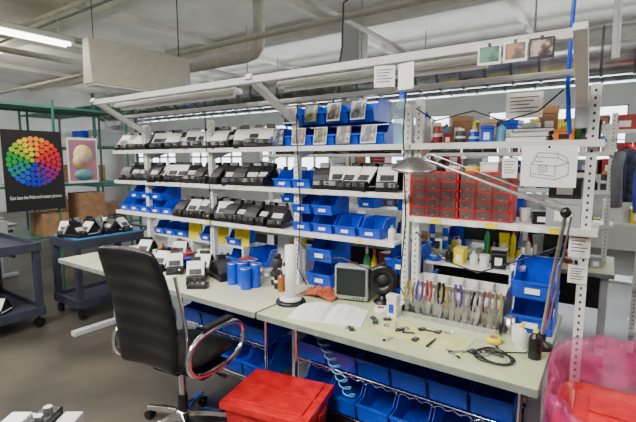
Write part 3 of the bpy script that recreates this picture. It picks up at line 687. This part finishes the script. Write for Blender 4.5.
# ---------------------------------------------------------------- red crate
t=thing('red_crate','red plastic tote with ribbed lid on floor','crate',(-1.5,1.78,0),rad(12)); w,d,h=.25,.19,.3
m=M(); A=[(-w*.88,-d*.88,0),(w*.88,-d*.88,0),(w*.88,d*.88,0),(-w*.88,d*.88,0)];B=[(-w,-d,h),(w,-d,h),(w,d,h),(-w,d,h)]
m.add(A+B,[(0,3,2,1),(4,5,6,7),(0,1,5,4),(1,2,6,5),(2,3,7,6),(3,0,4,7)])
m.obj('body',RED,t,.01)
m=M(); m.bb(-w-.018,w+.018,-d-.018,d+.018,h-.035,h+.008); m.bb(-w+.03,w-.03,-d+.03,-.008,h+.008,h+.016); m.bb(-w+.03,w-.03,.008,d-.03,h+.008,h+.016)
m.obj('lid',RED,t,.005)
for s in(-1,1): M().bb(s*(w+.02)-.008,s*(w+.02)+.008,-.05,.05,h-.07,h-.04).obj('handle',RED,t,.003)
# ---------------------------------------------------------------- bin with pink liner
t=thing('waste_bin','red waste bin lined with translucent pink bag','bin',(.15,2.02,0))
def rsq(r,z,k,n=110,ph=0,am=0,tilt=0,cz=0):
    o=[]
    for i in range(n):
        a=2*math.pi*i/n; c_,s_=math.cos(a),math.sin(a); q=(abs(c_)**k+abs(s_)**k)**(-1/k); w_=1+am*math.sin(a*9+ph)+am*.7*math.sin(a*17+ph*2)+am*.5*math.sin(a*31+ph*3)
        o.append((r*q*c_*w_,r*q*s_*w_*.95,z+am*.4*math.sin(a*5+ph)+cz*(math.sin(a*7+ph)+.6*math.sin(a*13+2*ph)+.4*math.sin(a*23))+tilt*s_))
    return o
def loft(rings,m_,name,cap=True,th=.001):
    me=M(); n=len(rings[0]); vs=[p for r in rings for p in r]; fs=[]
    for j in range(len(rings)-1):
        for i in range(n): fs.append((j*n+i,j*n+(i+1)%n,(j+1)*n+(i+1)%n,(j+1)*n+i))
    if cap: fs.append(tuple(range(n))[::-1])
    me.add(vs,fs,0,True); o=me.obj(name,m_,t)
    if th: s=o.modifiers.new('s','SOLIDIFY'); s.thickness=th
    return o
loft([rsq(.22,0,5),rsq(.265,.56,5),rsq(.285,.565,5),rsq(.285,.60,5)],RED,'tub',th=.005)
tt=thing('red_tote','red plastic tote sitting inside the lined bin','crate',(.15,2.02,.40))
M().bb(-.2,.2,-.18,.18,0,.17).bb(-.215,.215,-.195,.195,.17,.195).obj('body',RED,tt,.006); M().bb(-.16,.16,-.14,-.01,.195,.205).bb(-.16,.16,.01,.14,.195,.205).obj('lid_panel',RED,tt,.003)
# thin film with long vertical folds
def film(r,z,tilt=0,am=.02,ph=0,cz=0): return rsq(r,z,4.5,ph=ph,am=am,tilt=tilt,cz=cz)
loft([film(.33,.30,am=.028,cz=.015),film(.322,.40,am=.026),film(.314,.50,am=.022),film(.308,.60,am=.016),film(.308,.67,am=.018,tilt=.03),film(.312,.73,am=.024,tilt=.06,cz=.005),film(.302,.77,am=.03,tilt=.07,cz=.010,ph=.3),film(.285,.75,am=.032,tilt=.06,cz=.010,ph=.5),film(.268,.69,am=.032,tilt=.04,cz=.006,ph=.7),film(.258,.62,am=.03,tilt=.01,ph=.9)],PINK,'bag_liner',False,0)
# ---------------------------------------------------------------- equipment on stand near camera
t=thing('camera_jig','grey white camera test jig on black stand','equipment',(-1.52,.54,0),rad(35))
M().bb(-.17,.17,-.13,.13,.68,.70).obj('stand_top',BLACK,t,.004)
for x in(-.14,.14):
    for y in(-.1,.1): M().cyl((x,y,0),(x,y,.68),.012,n=10).obj('stand_leg',BLACK,t)
M().bb(-.13,-.02,-.09,.09,.70,.77).obj('body',LGREY,t,.006); M().bb(-.11,-.04,-.07,.07,.77,.785).obj('top_plate',WHITE,t,.003)
M().bb(-.01,.06,-.08,.08,.70,.80).obj('side_block',BLACK,t,.005); M().bb(.065,.13,-.08,.08,.70,.78).obj('end_block',LGREY,t,.005)
for y in(-.05,0,.05): M().cyl((.025,y,.80),(.025,y,.815),.014,n=14).obj('knob',STEEL,t)
# ---------------------------------------------------------------- carts at left
def cart(loc,rz,w,d,h,label,hd=True):
    t=thing('utility_cart',label,'cart',loc,rz)
    for z in(.16,h-.06):
        m=M(); m.bb(-w,w,-d,d,z,z+.015)
        for s in(-1,1): m.bb(-w,w,s*d-.012,s*d+.012,z-.03,z+.06); m.bb(s*w-.012,s*w+.012,-d,d,z-.03,z+.06)
        m.obj('tray_shelf',CART,t,.005)
    for a in(-1,1):
        for b in(-1,1):
            M().bb(a*(w-.03)-.03,a*(w-.03)+.03,b*(d-.03)-.03,b*(d-.03)+.03,.13,h-.02).obj('corner_post',CART,t,.008)
            M().cyl((a*(w-.04)-.015,b*(d-.04),.05),(a*(w-.04)+.015,b*(d-.04),.05),.05,n=18).cyl((a*(w-.04),b*(d-.04),.06),(a*(w-.04),b*(d-.04),.13),.012,n=8).obj('caster',BLACK,t)
    if hd: M().tube([(w,-d+.05,h-.02),(w+.1,-d+.05,h+.03),(w+.1,d-.05,h+.03),(w,d-.05,h-.02)],.015,8).obj('push_handle',CART,t)
    return t
cart((-5.06,1.47,0),0,.53,.34,.86,'dark blue grey two shelf utility cart',False)
cart((-4.65,2.45,0),rad(90),.38,.26,.84,'dark blue utility cart loaded with cameras')
M().bb(-.265,.268,-.36,.38,0,.008).obj('blue_cloth',mat('blue_cloth',(.02,.19,.48),.9,bump=.3),loc=(-4.65,2.45,.841),label='bright blue cloth spread over the cart',category='cloth')
random.seed(9)
for i in range(11): dup([base,base2,base3][i%3],(-4.74+.2*(i%2)+random.uniform(-.03,.03),2.17+.12*(i//2),.85),rad(-30+random.uniform(-60,60)),group='cameras on the cart')
for i in range(4): dup(base,(-5.35+.2*i,1.5,.177),rad(-50),group='cameras on the cart')
# ---------------------------------------------------------------- green rack, posters, boxes
t=thing('pallet_rack','dark green steel storage rack','rack',(-5.98,2.6,0))
for x in(-.35,.35):
    for y in(-1.4,-.1,.85): M().bb(x-.012,x+.012,y-.012,y+.012,0,2.36).obj('post',GRN,t,.003)
for z in(.72,1.35,2.3):
    m=M(); m.bb(-.36,.36,-1.4,.85,z-.008,z); m.bb(-.36,-.345,-1.4,.85,z-.028,z-.008); m.bb(.345,.36,-1.4,.85,z-.028,z-.008); m.obj('shelf_deck',GRN,t)
t=thing('pallet_rack','dark green steel storage rack further away','rack',(-9.0,4.4,0))
for x in(-1.5,0,1.5):
    for y in(-.4,.4): M().bb(x-.02,x+.02,y-.02,y+.02,0,2.8).obj('post',GRN,t,.003)
for z in(.5,1.2,1.9,2.6): M().bb(-1.5,1.5,-.4,.4,z-.03,z).obj('shelf_deck',GRN,t)
for i in range(5): carton((-10.2+i*.55,4.4,[.5,1.2][i%2]),(.3,.5,.35))
for i in range(5): box_plain((-10.2+i*.6,4.4,1.9),(.4,.5,.3),[WHITE,DARK,WHITE,BLUE,GREY][i],'storage_box','lidded storage box on green rack','box')
PB=mat('poster_black',(.006,.006,.008),.5)
t=thing('color_wheel_poster','black poster with rainbow dotted colour wheel','poster',(-5.56,2.24,1.06))
M().bb(-.01,0,-.32,.31,0,.93).obj('panel',PB,t)
M().bb(-.03,-.01,-.25,.25,.2,.25).obj('hanging_bracket',GRN,t)
cols=[(.9,.55,.0),(.9,.26,.0),(.85,.07,.005),(.70,.005,.01),(.50,.0,.05),(.24,.0,.20),(.08,.01,.32),(.0,.015,.5),(.0,.09,.5),(.0,.22,.25),(.0,.32,.03),(.28,.5,.0)]
ms=[mat('wheel_hue_%s'%'abcdefghijkl'[i],c,.5,var=.02) for i,c in enumerate(cols)]
m=M()
for r,cnt,dr in ((.032,3,.027),(.09,10,.0275),(.15,16,.0285),(.208,22,.0285),(.265,28,.0285)):
    for i in range(cnt):
        a=2*math.pi*(i+.5)/cnt; y,z=r*math.sin(a),.57+r*math.cos(a)
        m.cyl((0,y,z),(.002,y,z),dr,n=14,mi=int((a+.7)/(2*math.pi)*12)%12)
m.obj('color_wheel',ms,t)
text('Get into the Polaroid instant picture.',.042,FLAP,t,(.002,-.005,.14),(rad(90),0,rad(90)),ax='CENTER').scale=(.88,1.35,1)
t=thing('portrait_poster','small framed portrait print with pastel colours','poster',(-5.57,2.8,1.36))
M().bb(-.01,0,-.19,.19,0,.57).obj('frame',WHITE,t); M().bb(0,.002,-.17,.17,.03,.54).obj('picture',mat('print_rose_field',(.42,.16,.2),.5,scale=4,col2=(.3,.14,.2)),t)
m=M()
for c,r,sx,mi,x in(((0,.35),.12,1.1,0,.002),((-.04,.27),.09,1,0,.0026),((0,.31),.065,1.35,1,.0045),((0,.1),.12,.6,2,.0035)):
    m.lathe([(.0001,0),(r,0),(r,.0015),(.0001,.0015)],(x,c[0],c[1]),n=24,rot=(0,rad(90),0),sx=sx,mi=mi)
m.obj('painted_head',[mat('print_blond',(.6,.48,.2),.5,scale=20),mat('print_pink',(.6,.36,.30),.5),mat('print_teal',(.1,.25,.3),.5)],t)
carton((-5.78,2.92,.72),(.3,.34,.5)); carton((-5.8,2.45,.72),(.36,.3,.28)); 
for i in range(4): box_plain((-5.88,1.45+.22*i,1.35) if i<2 else (-5.93,1.3+.2*i,.72),(.3,.18,.22),GREY if i%2 else WHITE,'storage_box','lidded storage box on green rack','box')
bench(-9.2,-6.9,1.6,2.5,'pale table in the distance')
k2=box_plain((-8.9,1.9,.75),(.16,.2,.12),WHITE,'storage_box','small white carton in a row','box'); k2['group']='white cartons in rows'
for i in range(1,22): dup(k2,(-8.9+.2*(i%11),1.9+.3*(i//11),.75))
# ---------------------------------------------------------------- jackets
def jacket(loc,rz,m1,m2,label,sc=.8):
    t=thing('jacket',label,'jacket',loc,rz,sc=sc)
    me=M(); rings=[]; n=48
    for z,rx,ry in((0,.17,.1),(.15,.16,.1),(.3,.16,.09),(.42,.18,.08),(.5,.15,.05),(.54,.06,.04)):
        rings.append([(rx*math.cos(2*math.pi*i/n)*(1+.1*math.sin(7*2*math.pi*i/n+z*4)),ry*math.sin(2*math.pi*i/n)*(1+.3*math.sin(9*2*math.pi*i/n)),z) for i in range(n)])
    vs=[p for r in rings for p in r]; fs=[(j*n+i,j*n+(i+1)%n,(j+1)*n+(i+1)%n,(j+1)*n+i) for j in range(5) for i in range(n)]
    me.add(vs,fs,0,True); me.obj('torso',m1,t)
    for s in(-1,1): M().tube([(s*.15,0,.48),(s*.2,-.02,.35),(s*.2,-.03,.15),(s*.18,-.03,-.05)],.05,12).obj('sleeve',m2,t)
    M().tube([(-.05,-.03,.53),(0,-.06,.5),(.05,-.03,.53),(.05,.03,.55),(-.05,.03,.55)],.018,8,closed=True).obj('collar',RED,t)
    M().tube([(0,0,.53),(0,0,.6),(0,.12,.62),(0,.25,.62)],.005,6).obj('hanger_hook',STEEL,t)
jacket((.13,4.2,1.32),rad(50),mat('navy_cloth',(.03,.04,.08),.9,var=.3,bump=.3),mat('grey_cloth',(.12,.13,.16),.9),'dark blue and grey jacket hanging on rack')
jacket((.30,3.95,1.30),rad(20),mat('red_cloth',(.35,.03,.04),.9,var=.3,bump=.3),mat('blue_sleeve_cloth',(.03,.07,.3),.9),'red and blue jacket hanging on rack',.7)
# ---------------------------------------------------------------- lights
area((-5.4,2.0,2.95),.2,1.3,40,col=(1,.95,.85))
area((-1,-.6,3.25),.3,1.4,165); area((-3.2,-.4,3.25),.3,1.4,160); area((-7,-.5,3.3),1,1.4,80); area((2.6,4.8,3.25),.3,1.2,90); area((2.6,2.1,3.25),.3,1.2,60)  # lamps of the added fixtures, outside the view
for x,y,e_ in((-1,-1,95),(-3,-.8,100),(-6.5,-.6,120),(2.6,4.8,110),(-11,3.1,100)): area((x,y,3.42),.3,1.4,e_,(rad(180),0,0),(1,.93,.82))  # upward fill lights added to brighten the ceiling, not separate lamps
area((-5,YB-.1,2.1),18,1.3,420,(rad(-90),0,0),(.87,.94,1))  # one wide area light added as daylight from the back windows
w=D.worlds.new('world'); bpy.context.scene.world=w; w.use_nodes=True
bg=w.node_tree.nodes['Background']; bg.inputs[0].default_value=(1,.98,.96,1); bg.inputs[1].default_value=.24
# ---------------------------------------------------------------- camera
cam=D.cameras.new('camera'); co=D.objects.new('camera',cam); COL.objects.link(co)
cam.lens=24; cam.sensor_width=36; cam.clip_start=.05
co.location=(0,0,1.65); co.rotation_euler=(math.pi/2-rad(6.86),0,rad(34.5))
bpy.context.scene.camera=co
